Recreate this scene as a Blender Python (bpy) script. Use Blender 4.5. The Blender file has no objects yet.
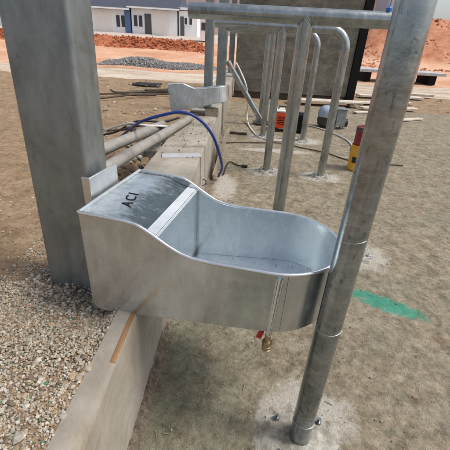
import bpy, bmesh, math, random
from mathutils import Vector, Matrix, Euler, noise
rnd = random.Random(7)
S = bpy.context.scene
COL = S.collection
R = math.radians

# ------------------------------------------------------------------ materials
MATS = {}
class NT:
    """small helper around a node tree"""
    def __init__(s, name):
        s.m = bpy.data.materials.new(name); s.m.use_nodes = True
        s.t = s.m.node_tree; s.n = s.t.nodes; s.l = s.t.links
        s.b = s.n['Principled BSDF']
        tc = s.n.new('ShaderNodeTexCoord'); s.co = tc.outputs['Object']
        MATS[name] = s.m
    def inp(s, sock, v):
        if isinstance(v, bpy.types.NodeSocket): s.l.new(v, sock)
        else:
            if hasattr(sock.default_value, '__len__') and len(sock.default_value) == 4 and len(v) == 3: v = (*v, 1)
            sock.default_value = v
    def noise(s, scale, detail=6, rough=.6, dist=0, co=None, stretch=None):
        co = co or s.co
        if stretch:
            mp = s.n.new('ShaderNodeMapping'); s.l.new(co, mp.inputs['Vector']); mp.inputs['Scale'].default_value = stretch; co = mp.outputs[0]
        x = s.n.new('ShaderNodeTexNoise'); s.l.new(co, x.inputs['Vector'])
        x.inputs['Scale'].default_value = scale; x.inputs['Detail'].default_value = detail
        x.inputs['Roughness'].default_value = rough; x.inputs['Distortion'].default_value = dist
        return x.outputs['Fac']
    def voro(s, scale, out='Color', feature='F1', co=None, stretch=None):
        co = co or s.co
        if stretch:
            mp = s.n.new('ShaderNodeMapping'); s.l.new(co, mp.inputs['Vector']); mp.inputs['Scale'].default_value = stretch; co = mp.outputs[0]
        x = s.n.new('ShaderNodeTexVoronoi'); x.feature = feature
        s.l.new(co, x.inputs['Vector']); x.inputs['Scale'].default_value = scale
        return x.outputs[out]
    def ramp(s, f, stops, interp='LINEAR'):
        x = s.n.new('ShaderNodeValToRGB'); s.l.new(f, x.inputs[0]); e = x.color_ramp
        e.interpolation = interp
        while len(e.elements) > 1: e.elements.remove(e.elements[-1])
        for i, (p, c) in enumerate(stops):
            el = e.elements[0] if i == 0 else e.elements.new(p)
            el.position = p
            if not hasattr(c, '__len__'): c = (c, c, c)
            el.color = (*c, 1)
        return x.outputs[0]
    def mix(s, f, a, b, mode='MIX'):
        x = s.n.new('ShaderNodeMix'); x.data_type = 'RGBA'; x.blend_type = mode
        s.inp(x.inputs[0], f); s.inp(x.inputs[6], a); s.inp(x.inputs[7], b)
        return x.outputs[2]
    def math(s, op, a, b=0.0, c=0.0):
        x = s.n.new('ShaderNodeMath'); x.operation = op
        for i, v in enumerate((a, b, c)): s.inp(x.inputs[i], v)
        return x.outputs[0]
    def mr(s, v, a, b, c=0., d=1.):
        x = s.n.new('ShaderNodeMapRange'); x.interpolation_type = 'SMOOTHSTEP'
        s.inp(x.inputs[0], v)
        for i, q in enumerate((a, b, c, d)): x.inputs[i+1].default_value = q
        return x.outputs[0]
    def bump(s, h, strength=.3, dist=.01):
        x = s.n.new('ShaderNodeBump'); x.inputs['Strength'].default_value = strength
        x.inputs['Distance'].default_value = dist; s.l.new(h, x.inputs['Height'])
        s.l.new(x.outputs[0], s.b.inputs['Normal']); return x
    def island(s):
        return s.n.new('ShaderNodeNewGeometry').outputs['Random Per Island']
    def set(s, **k):
        for n, v in k.items():
            s.inp(s.b.inputs[{'color': 'Base Color', 'rough': 'Roughness', 'metal': 'Metallic', 'spec': 'Specular IOR Level'}[n]], v)
        return s.m

def galv(name, lo, hi, rough=(.3, .5), spangle=70, dirt=0.0, dirtcol=(.17, .13, .08), bump=.12, streak=(1, 1, .25), metal=.9, smear=0., smear_scale=7):
    t = NT(name)
    big = t.noise(5, 5, .65, .6)
    st = t.noise(22, 6, .7, .4, stretch=streak)
    sp = t.voro(spangle)
    k = t.math('ADD', t.math('MULTIPLY', big, .55), t.math('MULTIPLY', st, .45))
    c = t.ramp(k, [(.33, lo), (.66, hi)])
    sb = t.n.new('ShaderNodeRGBToBW'); t.l.new(sp, sb.inputs[0])
    c = t.mix(t.math('MULTIPLY', sb.outputs[0], .10), c, (hi[0]*1.15, hi[1]*1.15, hi[2]*1.15))
    if smear:
        s1 = t.noise(smear_scale, 9, .78, .9, stretch=(1.6, 1, .8)); s2 = t.noise(190, 3, .7, .2, stretch=(.10, 1, 1)); s3 = t.noise(150, 3, .7, .2, stretch=(1, 1, .08))
        c = t.mix(t.mr(s1, .52, .66, 0, smear), c, (lo[0]*.55, lo[1]*.55, lo[2]*.53))
        c = t.mix(t.mr(s2, .60, .70, 0, smear*.5), c, (hi[0]*1.25, hi[1]*1.25, hi[2]*1.25))
        c = t.mix(t.mr(s3, .62, .72, 0, smear*.5), c, (lo[0]*.6, lo[1]*.6, lo[2]*.6))
    r = t.mr(t.math('ADD', t.math('MULTIPLY', st, .85), t.math('MULTIPLY', sb.outputs[0], .15)), .25, .75, rough[0], rough[1])
    m = metal
    if dirt > 0:
        d = t.mr(t.noise(15, 9, .75, .15, stretch=(1, 1, .6)), .62-dirt*.3, .74-dirt*.2, 0, .85)
        c = t.mix(d, c, dirtcol); m = t.math('SUBTRACT', metal, t.math('MULTIPLY', d, metal*.9))
        r = t.math('ADD', r, t.math('MULTIPLY', d, .3))
    t.bump(t.math('ADD', st, t.math('MULTIPLY', big, 1.5)), bump, .004)
    return t.set(color=c, rough=r, metal=m)

galv('galvanized_tube', (.20, .225, .235), (.44, .475, .485), (.15, .34), 60, dirt=.06, smear=.35)
galv('galvanized_post', (.15, .17, .18), (.42, .455, .47), (.14, .33), 50, dirt=.08, dirtcol=(.10, .098, .092), streak=(.8, .8, 1.8), bump=.09, smear=.8, smear_scale=26)
galv('galvanized_column', (.15, .17, .17), (.31, .335, .335), (.36, .55), 35, dirt=.05, metal=.75, smear=.3)
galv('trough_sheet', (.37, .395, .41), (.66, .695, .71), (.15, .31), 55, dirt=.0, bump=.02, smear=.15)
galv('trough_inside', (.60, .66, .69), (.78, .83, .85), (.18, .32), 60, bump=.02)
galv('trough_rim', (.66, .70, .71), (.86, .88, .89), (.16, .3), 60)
galv('skylit_flange', (.66, .70, .72), (.84, .87, .89), (.3, .45), 60, metal=.45)  # paler, less metallic than the sheet: sky reflection painted into the colour
galv('bracket_steel', (.5, .52, .53), (.72, .74, .75), (.25, .4), 40)

def lid_mat():
    t = NT('trough_lid')
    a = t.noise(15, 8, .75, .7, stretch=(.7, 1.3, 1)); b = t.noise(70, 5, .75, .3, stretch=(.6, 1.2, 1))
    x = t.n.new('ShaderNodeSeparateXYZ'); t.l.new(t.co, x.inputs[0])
    fr = t.mr(x.outputs[0], .06, .17, 0, .22)  # darker towards the front: reflection of panel and rails painted into the colour
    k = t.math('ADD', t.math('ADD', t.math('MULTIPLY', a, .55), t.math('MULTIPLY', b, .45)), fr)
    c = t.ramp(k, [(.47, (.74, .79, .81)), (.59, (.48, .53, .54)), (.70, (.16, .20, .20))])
    t.bump(t.math('ADD', a, t.math('MULTIPLY', b, .5)), .22, .006)
    t.set(color=c, rough=t.mr(b, .3, .7, .24, .42), metal=.9)
lid_mat()

def simple(name, c, rough=.6, metal=0., var=.25, scale=12, bump=.1, spec=.4):
    t = NT(name); n = t.noise(scale, 6, .65)
    lo = tuple(v*(1-var) for v in c); hi = tuple(min(1, v*(1+var)) for v in c)
    t.bump(n, bump, .004)
    return t.set(color=t.ramp(n, [(.3, lo), (.7, hi)]), rough=rough, metal=metal, spec=spec)

simple('brass', (.42, .34, .22), .35, .9); simple('red_plastic', (.45, .02, .02), .35, bump=.0)
simple('blue_hose', (.012, .035, .20), .42, var=.15, bump=0); simple('white_hose', (.62, .61, .57), .45, var=.15)
simple('black_rubber', (.02, .02, .02), .5); simple('black_steel', (.008, .008, .009), .75, spec=.15)
simple('orange_paint', (.75, .075, .015), .4, var=.12, scale=5); simple('white_plastic', (.66, .65, .62), .45, var=.1)
simple('pale_blue_paint', (.30, .37, .44), .45, .1, var=.3); simple('grey_paint', (.22, .24, .25), .5, .3)
simple('brown_casting', (.06, .045, .035), .6); simple('maroon_paint', (.22, .02, .025), .4, var=.15)
simple('yellow_paint', (.72, .36, .03), .4, var=.15); simple('tin_rim', (.12, .13, .13), .4, .8)
simple('strap_metal', (.75, .74, .72), .4, .7, var=.1); simple('blue_plastic', (.03, .15, .48), .35, var=.1)
simple('house_white', (.86, .87, .88), .8, var=.03, scale=1.5, bump=.02); simple('house_cream', (.82, .79, .74), .8, var=.05, scale=1.5)
simple('house_blue', (.10, .17, .33), .7, var=.1); simple('roof_navy', (.06, .068, .095), .7, var=.15, scale=2)
simple('window_dark', (.05, .06, .065), .25); simple('door_dark', (.09, .09, .095), .5); simple('house_pink', (.62, .46, .40), .8, var=.08)
simple('pale_board', (.55, .49, .41), .8, var=.32, scale=7); simple('trailer_grey', (.42, .42, .42), .6); simple('grey_facade', (.42, .44, .47), .8, var=.06)
simple('dark_timber', (.07, .05, .035), .8, var=.4); simple('old_pipe', (.29, .275, .245), .55, .15, var=.25, scale=9, bump=.2)

def wood(name, lo, hi):
    t = NT(name); n = t.noise(16, 8, .7, 1.5, stretch=(1, .08, 1))
    t.bump(n, .35, .004); return t.set(color=t.ramp(n, [(.3, lo), (.7, hi)]), rough=.75)
wood('orange_wood', (.16, .085, .035), (.38, .21, .09)); wood('grey_wood', (.17, .14, .10), (.34, .28, .21))

def concrete():
    t = NT('wall_concrete')
    a = t.noise(3.5, 8, .65, .4); b = t.noise(45, 6, .7); g = t.noise(8, 6, .7, .8, stretch=(1, .5, 1.4))
    b = t.noise(45, 7, .75); c = t.ramp(a, [(.3, (.215, .192, .155)), (.55, (.325, .298, .25)), (.75, (.42, .392, .34))])
    c = t.mix(t.mr(g, .53, .70, 0, .6), c, (.21, .155, .095))
    c = t.mix(t.mr(b, .58, .72, 0, .6), c, (.17, .14, .105))
    pits = t.voro(70, 'Distance')
    t.bump(t.math('ADD', t.math('MULTIPLY', b, .6), t.math('ADD', a, t.mr(pits, 0, .25, 0, .3))), .6, .008)
    t.set(color=c, rough=.9, spec=.2)
concrete()

def grout():
    t = NT('cement_grout'); a = t.noise(22, 8, .7); b = t.noise(120, 4, .7)
    c = t.ramp(a, [(.34, (.17, .15, .115)), (.46, (.30, .28, .235)), (.58, (.42, .40, .35)), (.72, (.53, .51, .46))])
    t.bump(t.math('ADD', a, t.math('MULTIPLY', b, .6)), .9, .010); c = t.mix(t.mr(b, .58, .70, 0, .6), c, (.12, .10, .075)); t.set(color=c, rough=.95, spec=.15)
grout()

earthy = NT('crumbly_mortar'); _a = earthy.noise(38, 9, .78); _b2 = earthy.noise(140, 4, .7); earthy.bump(earthy.math('ADD', _a, earthy.math('MULTIPLY', _b2, .5)), .9, .012)
earthy.set(color=earthy.ramp(_a, [(.36, (.085, .068, .048)), (.5, (.19, .155, .115)), (.64, (.33, .285, .22))]), rough=.95, spec=.15)
def board_marked():
    t = NT('board_marked_concrete')
    sx = t.n.new('ShaderNodeSeparateXYZ'); t.l.new(t.co, sx.inputs[0])
    z = t.math('DIVIDE', sx.outputs[2], .22)
    fr = t.math('FRACT', z); fl = t.math('FLOOR', z)
    wn = t.n.new('ShaderNodeTexWhiteNoise'); wn.noise_dimensions = '1D'; t.l.new(fl, wn.inputs['W'])
    a = t.noise(2.0, 9, .75, .5, stretch=(.8, 1, 1.2)); b = t.noise(16, 8, .75, .2, stretch=(.6, 1, 1.1)); h = t.voro(9, 'Distance')
    k = t.math('ADD', t.math('MULTIPLY', a, .7), t.math('ADD', t.math('MULTIPLY', b, .25), t.math('MULTIPLY', wn.outputs[0], .03)))
    c = t.ramp(k, [(.36, (.06, .057, .046)), (.48, (.135, .127, .103)), (.58, (.20, .19, .155)), (.70, (.31, .295, .245))])
    seam = t.math('LESS_THAN', t.math('MINIMUM', fr, t.math('SUBTRACT', 1., fr)), .035)
    c = t.mix(t.math('MULTIPLY', seam, t.mr(b, .42, .6, 0, .5)), c, (.09, .075, .05))
    c = t.mix(t.mr(h, .06, .10, .75, 0), c, (.035, .03, .025))
    t.bump(t.math('SUBTRACT', b, seam), .5, .01); t.set(color=c, rough=.9, spec=.2)
board_marked()

def floor_mat():
    t = NT('dirty_floor')
    a = t.noise(1.7, 7, .65, .6); b = t.noise(9, 9, .75, .5); f = t.noise(75, 6, .75); sp = t.voro(90, 'Distance'); sc = t.voro(90)
    m2 = t.noise(28, 8, .78, .4); k = t.math('ADD', t.math('MULTIPLY', b, .55), t.math('MULTIPLY', m2, .45))
    c = t.ramp(k, [(.35, (.07, .057, .039)), (.44, (.165, .137, .094)), (.52, (.272, .230, .163)), (.60, (.37, .322, .24)), (.69, (.50, .455, .375))])
    c = t.mix(t.mr(a, .45, .66, 0, .55), c, t.ramp(m2, [(.35, (.13, .12, .088)), (.65, (.31, .29, .225))]))
    c = t.mix(t.mr(t.noise(4.3, 7, .75, .8), .55, .68, 0, .45), c, (.24, .145, .075))
    # darker greenish tint on the floor beside the low wall
    sx = t.n.new('ShaderNodeSeparateXYZ'); t.l.new(t.co, sx.inputs[0])
    drab = t.math('MULTIPLY', t.mr(sx.outputs[0], -.2, .42, 1, 0), t.mr(sx.outputs[1], 1.2, 2.3, 1, 0))
    gr = t.math('MULTIPLY', drab, t.mr(t.math('ADD', t.math('MULTIPLY', b, .5), t.math('MULTIPLY', t.noise(5, 6, .7, 1), .5)), .38, .56, .15, .85))
    c = t.mix(gr, c, t.ramp(k, [(.38, (.075, .08, .052)), (.5, (.15, .155, .105)), (.64, (.27, .265, .20))]))
    g2 = t.math('MULTIPLY', t.mr(t.noise(7, 7, .7, 1.5), .60, .70, 0, .8), t.mr(sx.outputs[1], .5, 2.2, 1, 0))
    c = t.mix(t.math('MULTIPLY', g2, .9), c, (.06, .16, .105))
    dk = t.mr(t.noise(2.6, 8, .72, .9), .54, .70, 0, .62); c = t.mix(dk, c, t.ramp(m2, [(.35, (.055, .052, .036)), (.65, (.17, .16, .115))]))
    pale = t.mr(t.noise(3.4, 9, .75, .5, stretch=(1, .8, 1)), .57, .72, 0, .55); c = t.mix(pale, c, t.ramp(m2, [(.35, (.27, .25, .20)), (.65, (.46, .44, .38))]))
    c = t.mix(t.mr(f, .58, .70, 0, .8), c, (.06, .047, .034))
    c = t.mix(t.mr(t.noise(95, 4, .75), .62, .72, 0, .8), c, (.52, .48, .41))
    # swipe of green paint on the floor
    mp = t.n.new('ShaderNodeMapping'); mp.vector_type = 'TEXTURE'; t.l.new(t.co, mp.inputs['Vector'])
    mp.inputs['Location'].default_value = (.955, 1.565, 0); mp.inputs['Rotation'].default_value = (0, 0, R(-28))
    mp.inputs['Scale'].default_value = (1.12, 1.35, 1)
    sm = t.n.new('ShaderNodeSeparateXYZ'); t.l.new(mp.outputs[0], sm.inputs[0])
    dd = t.math('ADD', t.math('POWER', t.math('DIVIDE', sm.outputs[0], .20), 2.), t.math('POWER', t.math('DIVIDE', sm.outputs[1], .050), 2.))
    dd = t.math('ADD', dd, t.math('MULTIPLY', t.math('SUBTRACT', t.noise(24, 8, .8, .8), .5), 5.0))
    c = t.mix(t.mr(dd, .55, 1.2, .88, 0), c, t.ramp(b, [(.3, (.02, .19, .13)), (.7, (.06, .34, .24))]))
    # cement splashes round the feet of the rails
    cem = None
    for (px, py, rx, ry) in ((.36, .85, .20, .17), (.43, 3.74, .22, .16), (1.03, 3.66, .24, .16), (.49, 5.29, .25, .2), (1.09, 5.22, .3, .2), (.97, 2.08, .20, .20), (.37, 2.18, .2, .17), (-.02, 3.2, .12, .35), (.62, 4.6, .5, .10)):
        e = t.math('ADD', t.math('POWER', t.math('DIVIDE', t.math('SUBTRACT', sx.outputs[0], px), rx), 2.), t.math('POWER', t.math('DIVIDE', t.math('SUBTRACT', sx.outputs[1], py), ry), 2.))
        cem = e if cem is None else t.math('MINIMUM', cem, e)
    cem = t.math('ADD', cem, t.math('MULTIPLY', t.math('SUBTRACT', t.noise(13, 8, .75, .6), .5), 3.2))
    c = t.mix(t.mr(cem, .35, 1.3, .85, 0), c, t.ramp(f, [(.3, (.33, .30, .25)), (.65, (.52, .50, .45))]))
    hb = t.math('ADD', t.math('MULTIPLY', b, 1.2), t.math('ADD', t.math('MULTIPLY', f, .7), t.mr(sp, 0, .4, .3, 0)))
    t.bump(hb, .75, .012)
    t.set(color=c, rough=t.math('SUBTRACT', .92, t.math('MULTIPLY', gr, .3)), spec=.25)
floor_mat()

def soil():
    t = NT('site_soil')
    sx = t.n.new('ShaderNodeSeparateXYZ'); t.l.new(t.co, sx.inputs[0])
    a = t.noise(.35, 7, .65, .5); b = t.noise(5, 9, .72, .4); f = t.noise(45, 5, .7)
    b2 = t.noise(26, 7, .75); tan_ = t.ramp(t.math('ADD', t.math('MULTIPLY', b, .5), t.math('MULTIPLY', b2, .5)), [(.34, (.12, .08, .05)), (.5, (.28, .195, .12)), (.66, (.43, .33, .225))])
    org = t.ramp(t.math('ADD', t.math('MULTIPLY', a, .6), t.math('MULTIPLY', b, .4)), [(.33, (.44, .19, .105)), (.5, (.58, .33, .21)), (.66, (.68, .49, .37))])
    y = t.math('ADD', sx.outputs[1], t.math('MULTIPLY', t.math('SUBTRACT', a, .5), 5))
    c = t.mix(t.mr(y, 11.5, 14.5), tan_, org)
    c = t.mix(t.math('MULTIPLY', t.mr(sx.outputs[1], 33, 38), .8), c, t.ramp(b, [(.3, (.38, .35, .32)), (.7, (.56, .53, .49))]))  # ground greyed near the houses to cut the orange bounce light on them
    rust = t.math('MULTIPLY', t.math('MULTIPLY', t.mr(sx.outputs[0], 3.5, 6.5), t.mr(sx.outputs[2], .55, 1.0)), t.mr(sx.outputs[1], 40, 60, 1, 0))
    c = t.mix(t.math('MULTIPLY', rust, .85), c, t.ramp(t.noise(1.6, 9, .75, .6), [(.34, (.27, .09, .05)), (.5, (.43, .18, .10)), (.66, (.58, .32, .21))]))
    c = t.mix(t.mr(f, .6, .75, 0, .5), c, (.15, .095, .055))
    t.bump(t.math('ADD', b, t.math('MULTIPLY', f, .4)), .8, .03); t.set(color=c, rough=.95, spec=.15)
soil()

def earth(name, stops, sc=3):
    t = NT(name); a = t.noise(sc, 9, .72, .4); t.bump(a, .9, .06)
    return t.set(color=t.ramp(a, stops), rough=.95, spec=.1)
earth('red_soil', [(.3, (.20, .06, .03)), (.5, (.38, .13, .065)), (.7, (.50, .22, .12))], 2.2)
earth('orange_bank_soil', [(.3, (.28, .09, .05)), (.5, (.43, .18, .10)), (.7, (.56, .30, .19))], 1.6)
def road_mat():
    t = NT('pale_road'); a = t.noise(1.1, 9, .7, .5, stretch=(.35, 1.6, 1)); b = t.noise(14, 7, .75); k = t.math('ADD', t.math('MULTIPLY', a, .6), t.math('MULTIPLY', b, .4))
    t.bump(b, .8, .03); t.set(color=t.ramp(k, [(.36, (.30, .21, .135)), (.46, (.46, .37, .28)), (.55, (.58, .50, .41)), (.68, (.68, .61, .52))]), rough=.95, spec=.1)
road_mat()

def stones(name, stops, rough=.85):
    t = NT(name); i = t.island(); n = t.noise(60, 4, .7)
    c = t.ramp(i, stops, 'CONSTANT'); c = t.mix(t.mr(n, .3, .7, 0, .3), c, (.12, .1, .08))
    t.bump(n, .4, .004); t.set(color=c, rough=rough, spec=.3)
stones('gravel_stones', [(0, (.38, .32, .24)), (.2, (.47, .41, .33)), (.38, (.29, .22, .15)), (.50, (.40, .28, .17)), (.60, (.56, .52, .45)), (.76, (.17, .13, .09)), (.86, (.36, .33, .28)), (.97, (.07, .19, .12))])
stones('floor_crumbs', [(0, (.22, .17, .12)), (.25, (.36, .30, .22)), (.5, (.11, .09, .065)), (.62, (.46, .42, .35)), (.82, (.27, .23, .17)), (.98, (.10, .22, .15))])
stones('grey_stones', [(0, (.16, .16, .165)), (.3, (.28, .275, .27)), (.55, (.21, .205, .21)), (.75, (.40, .38, .36)), (.9, (.11, .105, .10))])
stones('rubble_stones', [(0, (.38, .33, .26)), (.3, (.27, .22, .16)), (.55, (.50, .46, .40)), (.75, (.20, .16, .12)), (.9, (.12, .10, .09))])

# ------------------------------------------------------------------ mesh builder
class MB:
    def __init__(s): s.v = []; s.f = []
    def add(s, vs, fs):
        o = len(s.v); s.v += [Vector(p) for p in vs]; s.f += [tuple(i+o for i in f) for f in fs]; return s
    def box(s, c, d, rot=(0, 0, 0), taper=1.0):
        m = Euler(rot).to_matrix(); c = Vector(c); vs = []
        for z in (-1, 1):
            k = taper if z > 0 else 1
            for x, y in ((-1, -1), (1, -1), (1, 1), (-1, 1)): vs.append(c + m @ Vector((x*d[0]/2*k, y*d[1]/2*k, z*d[2]/2)))
        return s.add(vs, [(3, 2, 1, 0), (4, 5, 6, 7), (0, 1, 5, 4), (1, 2, 6, 5), (2, 3, 7, 6), (3, 0, 4, 7)])
    def bar(s, a, b, w, h):
        a, b = Vector(a), Vector(b); d = b-a; q = d.to_track_quat('Y', 'Z').to_euler()
        return s.box((a+b)/2, (w, d.length, h), q)
    def tube(s, path, r, seg=12, closed=False, cap=True):
        P = [Vector(p) for p in path]; n = len(P)
        rr = r if hasattr(r, '__len__') else [r]*n
        T = []
        for i in range(n):
            a = P[i-1] if (i or closed) else P[i]; b = P[(i+1) % n] if (i < n-1 or closed) else P[i]
            T.append((b-a).normalized())
        up = Vector((0, 0, 1)) if abs(T[0].z) < .9 else Vector((0, 1, 0))
        N = (up - T[0]*up.dot(T[0])).normalized(); vs = []
        for i in range(n):
            N = (N - T[i]*N.dot(T[i])).normalized(); B = T[i].cross(N)
            ri = rr[i]
            for k in range(seg):
                a = 2*math.pi*k/seg
                q = ri(a, N, B) if callable(ri) else ri
                vs.append(P[i] + (N*math.cos(a)+B*math.sin(a))*q)
        fs = []
        for i in range(n if closed else n-1):
            j = (i+1) % n
            for k in range(seg):
                l = (k+1) % seg; fs.append((i*seg+k, i*seg+l, j*seg+l, j*seg+k))
        if cap and not closed:
            fs.append(tuple(range(seg))[::-1]); fs.append(tuple((n-1)*seg+k for k in range(seg)))
        return s.add(vs, fs)
    def lathe(s, prof, c=(0, 0, 0), seg=24):
        c = Vector(c); vs = []; fs = []; n = len(prof)
        for r, z in prof:
            for k in range(seg):
                a = 2*math.pi*k/seg; vs.append(c+Vector((r*math.cos(a), r*math.sin(a), z)))
        for i in range(n-1):
            for k in range(seg):
                l = (k+1) % seg; fs.append((i*seg+k, i*seg+l, (i+1)*seg+l, (i+1)*seg+k))
        fs.append(tuple(range(seg))[::-1]); fs.append(tuple((n-1)*seg+k for k in range(seg)))
        return s.add(vs, fs)
    def rock(s, c, r, sq=.7, tiny=False):
        c = Vector(c); e = Euler((rnd.uniform(0, 6), rnd.uniform(0, 6), rnd.uniform(0, 6))).to_matrix()
        sc = Vector((rnd.uniform(.75, 1.3), rnd.uniform(.7, 1.1), rnd.uniform(.55, .9)))
        vs = []
        I = ICO0 if tiny else ICO
        for v in I[0]:
            q = Vector((v.x*sc.x, v.y*sc.y, v.z*sc.z))*rnd.uniform(.78, 1.15); q = e @ q; q.z *= sq; vs.append(c+q*r)
        return s.add(vs, I[1])
    def build(s, name, mat, parent=None, smooth=35, bevel=0, seg=2):
        me = bpy.data.meshes.new(name); me.from_pydata(s.v, [], s.f); me.update()
        bm = bmesh.new(); bm.from_mesh(me); bmesh.ops.recalc_face_normals(bm, faces=bm.faces); bm.to_mesh(me); bm.free()
        me.materials.append(MATS[mat] if isinstance(mat, str) else mat)
        if smooth: me.shade_smooth() if hasattr(me, 'shade_smooth') else None; me.set_sharp_from_angle(angle=R(smooth))
        o = bpy.data.objects.new(name, me); COL.objects.link(o)
        if bevel:
            b = o.modifiers.new('edge', 'BEVEL'); b.width = bevel; b.segments = seg; b.limit_method = 'ANGLE'; b.angle_limit = R(40)
        if parent: o.parent = parent
        return o
_b = bmesh.new(); bmesh.ops.create_icosphere(_b, subdivisions=1, radius=1); _b.verts.ensure_lookup_table()
ICO = ([v.co.copy() for v in _b.verts], [tuple(v.index for v in f.verts) for f in _b.faces]); _b.free()
_t = (1+5**.5)/2; ICO0 = ([Vector(v).normalized() for v in ((-1, _t, 0), (1, _t, 0), (-1, -_t, 0), (1, -_t, 0), (0, -1, _t), (0, 1, _t), (0, -1, -_t), (0, 1, -_t), (_t, 0, -1), (_t, 0, 1), (-_t, 0, -1), (-_t, 0, 1))],
        [(0, 11, 5), (0, 5, 1), (0, 1, 7), (0, 7, 10), (0, 10, 11), (1, 5, 9), (5, 11, 4), (11, 10, 2), (10, 7, 6), (7, 1, 8), (3, 9, 4), (3, 4, 2), (3, 2, 6), (3, 6, 8), (3, 8, 9), (4, 9, 5), (2, 4, 11), (6, 2, 10), (8, 6, 7), (9, 8, 1)])

def tag(o, label=None, cat=None, group=None, kind=None):
    if label: o['label'] = label
    if cat: o['category'] = cat
    if group: o['group'] = group
    if kind: o['kind'] = kind
    return o
def empty(name, loc, label, cat, group=None, rz=0):
    o = bpy.data.objects.new(name, None); o.empty_display_size = .1; COL.objects.link(o)
    o.location = loc; o.rotation_euler = (0, 0, rz); return tag(o, label, cat, group)
def dup(root, loc, rot, label):
    def cp(o, par):
        c = o.copy(); COL.objects.link(c); c.parent = par
        for ch in list(o.children): cp(ch, c)
        return c
    r = cp(root, None); r.location = loc; r.rotation_euler = rot; r['label'] = label; return r
def smooth_path(pts, n=12):
    P = [Vector(p) for p in pts]; P = [P[0]*2-P[1]] + P + [P[-1]*2-P[-2]]; out = []
    for i in range(1, len(P)-2):
        a, b, c, d = P[i-1:i+3]
        for k in range(n):
            t = k/n; out.append(.5*((2*b)+(c-a)*t+(2*a-5*b+4*c-d)*t*t+(3*b-a-3*c+d)*t**3))
    out.append(P[-2]); return out
def sst(x, a, b):
    t = max(0, min(1, (x-a)/(b-a))); return t*t*(3-2*t)

# ------------------------------------------------------------------ camera, world, sun
cam = bpy.data.cameras.new('camera'); co = bpy.data.objects.new('camera', cam); COL.objects.link(co); S.camera = co
f, H = 343.8, 1.3
d = Vector(((185.35-225)/f, -(858.66-225)/f, -1)).normalized(); up = -d
Y = Vector((0, 0, -1)); Y = (Y-up*Y.dot(up)).normalized(); X = Y.cross(up)
m = Matrix((X, Y, up)).to_4x4(); m.translation = (0, 0, H); co.matrix_world = m
cam.sensor_width = 36; cam.lens = 36*f/450; cam.clip_start = .02; cam.clip_end = 800
SUN_AZ, SUN_EL = 96, 56          # degrees from +Y towards +X, elevation
w = bpy.data.worlds.new('World'); S.world = w; w.use_nodes = True
nt = w.node_tree; sky = nt.nodes.new('ShaderNodeTexSky'); sky.sky_type = 'NISHITA'; sky.sun_disc = False
sky.sun_elevation = R(SUN_EL); sky.sun_rotation = R(SUN_AZ); sky.air_density = 1.0; sky.dust_density = 3.5; sky.ozone_density = 1.0
bg = nt.nodes['Background']; 
hs = nt.nodes.new('ShaderNodeHueSaturation'); hs.inputs['Saturation'].default_value = .55   # thin white overcast
nt.links.new(sky.outputs[0], hs.inputs['Color']); nt.links.new(hs.outputs[0], bg.inputs[0]); bg.inputs[1].default_value = .125
sun = bpy.data.lights.new('sun', 'SUN'); sun.energy = 1.9; sun.angle = R(15); sun.color = (1, .95, .88)
so = bpy.data.objects.new('sun', sun); COL.objects.link(so)
sd = Vector((math.sin(R(SUN_AZ))*math.cos(R(SUN_EL)), math.cos(R(SUN_AZ))*math.cos(R(SUN_EL)), math.sin(R(SUN_EL))))
so.rotation_euler = sd.to_track_quat('Z', 'Y').to_euler()
S.view_settings.view_transform = 'Standard'; S.view_settings.look = 'None'; S.view_settings.gamma = 1
S.view_settings.exposure = .48; S.view_settings.use_curve_mapping = False
S.render.engine = 'CYCLES'; S.render.resolution_x = S.render.resolution_y = 1024

# ------------------------------------------------------------------ ground
def wall_right(y): return -.310 + .030*y
def wall_left(y):
    near = -.371+.053*(y-.476); t = sst(y, 1.05, 1.45); return near*(1-t)+(wall_right(y)-.36)*t
def hgt(x, y):
    z = -.02
    if y > 9: z += .035*(y-9)
    # earth filled up level with the low wall on its left, near the first column
    k = sst(wall_left(y)+.03-x, -.02, .05)*(1-sst(y, 1.55, 2.1))
    z += k*.40
    z -= .35*sst(wall_right(y)-.28-x, 0, .06)*(1-sst(wall_right(y)-.30-x, .22, .6))*sst(y, 1.7, 2.1)*(1-sst(y, 3.4, 4.3))
    if y > 2.0 and x < wall_right(y)-.3: z += .10*sst(y, 2.0, 3.0)*(1-sst(y, 6, 8)) + .05*noise.noise(Vector((x*1.3, y*1.3, 0)))*sst(wall_right(y)-.3-x, 0, .5)*(1-sst(y, 30, 40)*.5)
    # embankment of red earth on the right
    b = sst(x-.20*y, 1.0, 4.5)*sst(y, 21, 27)
    z += b*(2.6+.35*noise.noise(Vector((x*.25, y*.25, 3))))
    if y > 9: z += .10*noise.noise(Vector((x*.4, y*.4, 0)))*sst(y, 9, 14)
    return z
xs = sorted(set([-200, -120, -80, -55] + [-40+1.0*i for i in range(28)] + [-12+.4*i for i in range(25)] + [-2+.06*i for i in range(50)] + [1+.4*i for i in range(40)] + [17+1.2*i for i in range(24)] + [50, 65, 90, 130, 200]))
ys = sorted(set([-60, -20, -8, -4] + [-2.5+.12*i for i in range(45)] + [3+.3*i for i in range(30)] + [12+.8*i for i in range(40)] + [45, 50, 60, 80, 120, 200, 400]))
g = MB(); nx = len(xs)
g.add([(x, y, hgt(x, y)) for y in ys for x in xs], [(j*nx+i, j*nx+i+1, (j+1)*nx+i+1, (j+1)*nx+i) for j in range(len(ys)-1) for i in range(nx-1)])
tag(g.build('ground', 'site_soil', smooth=180), kind='structure')

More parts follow.
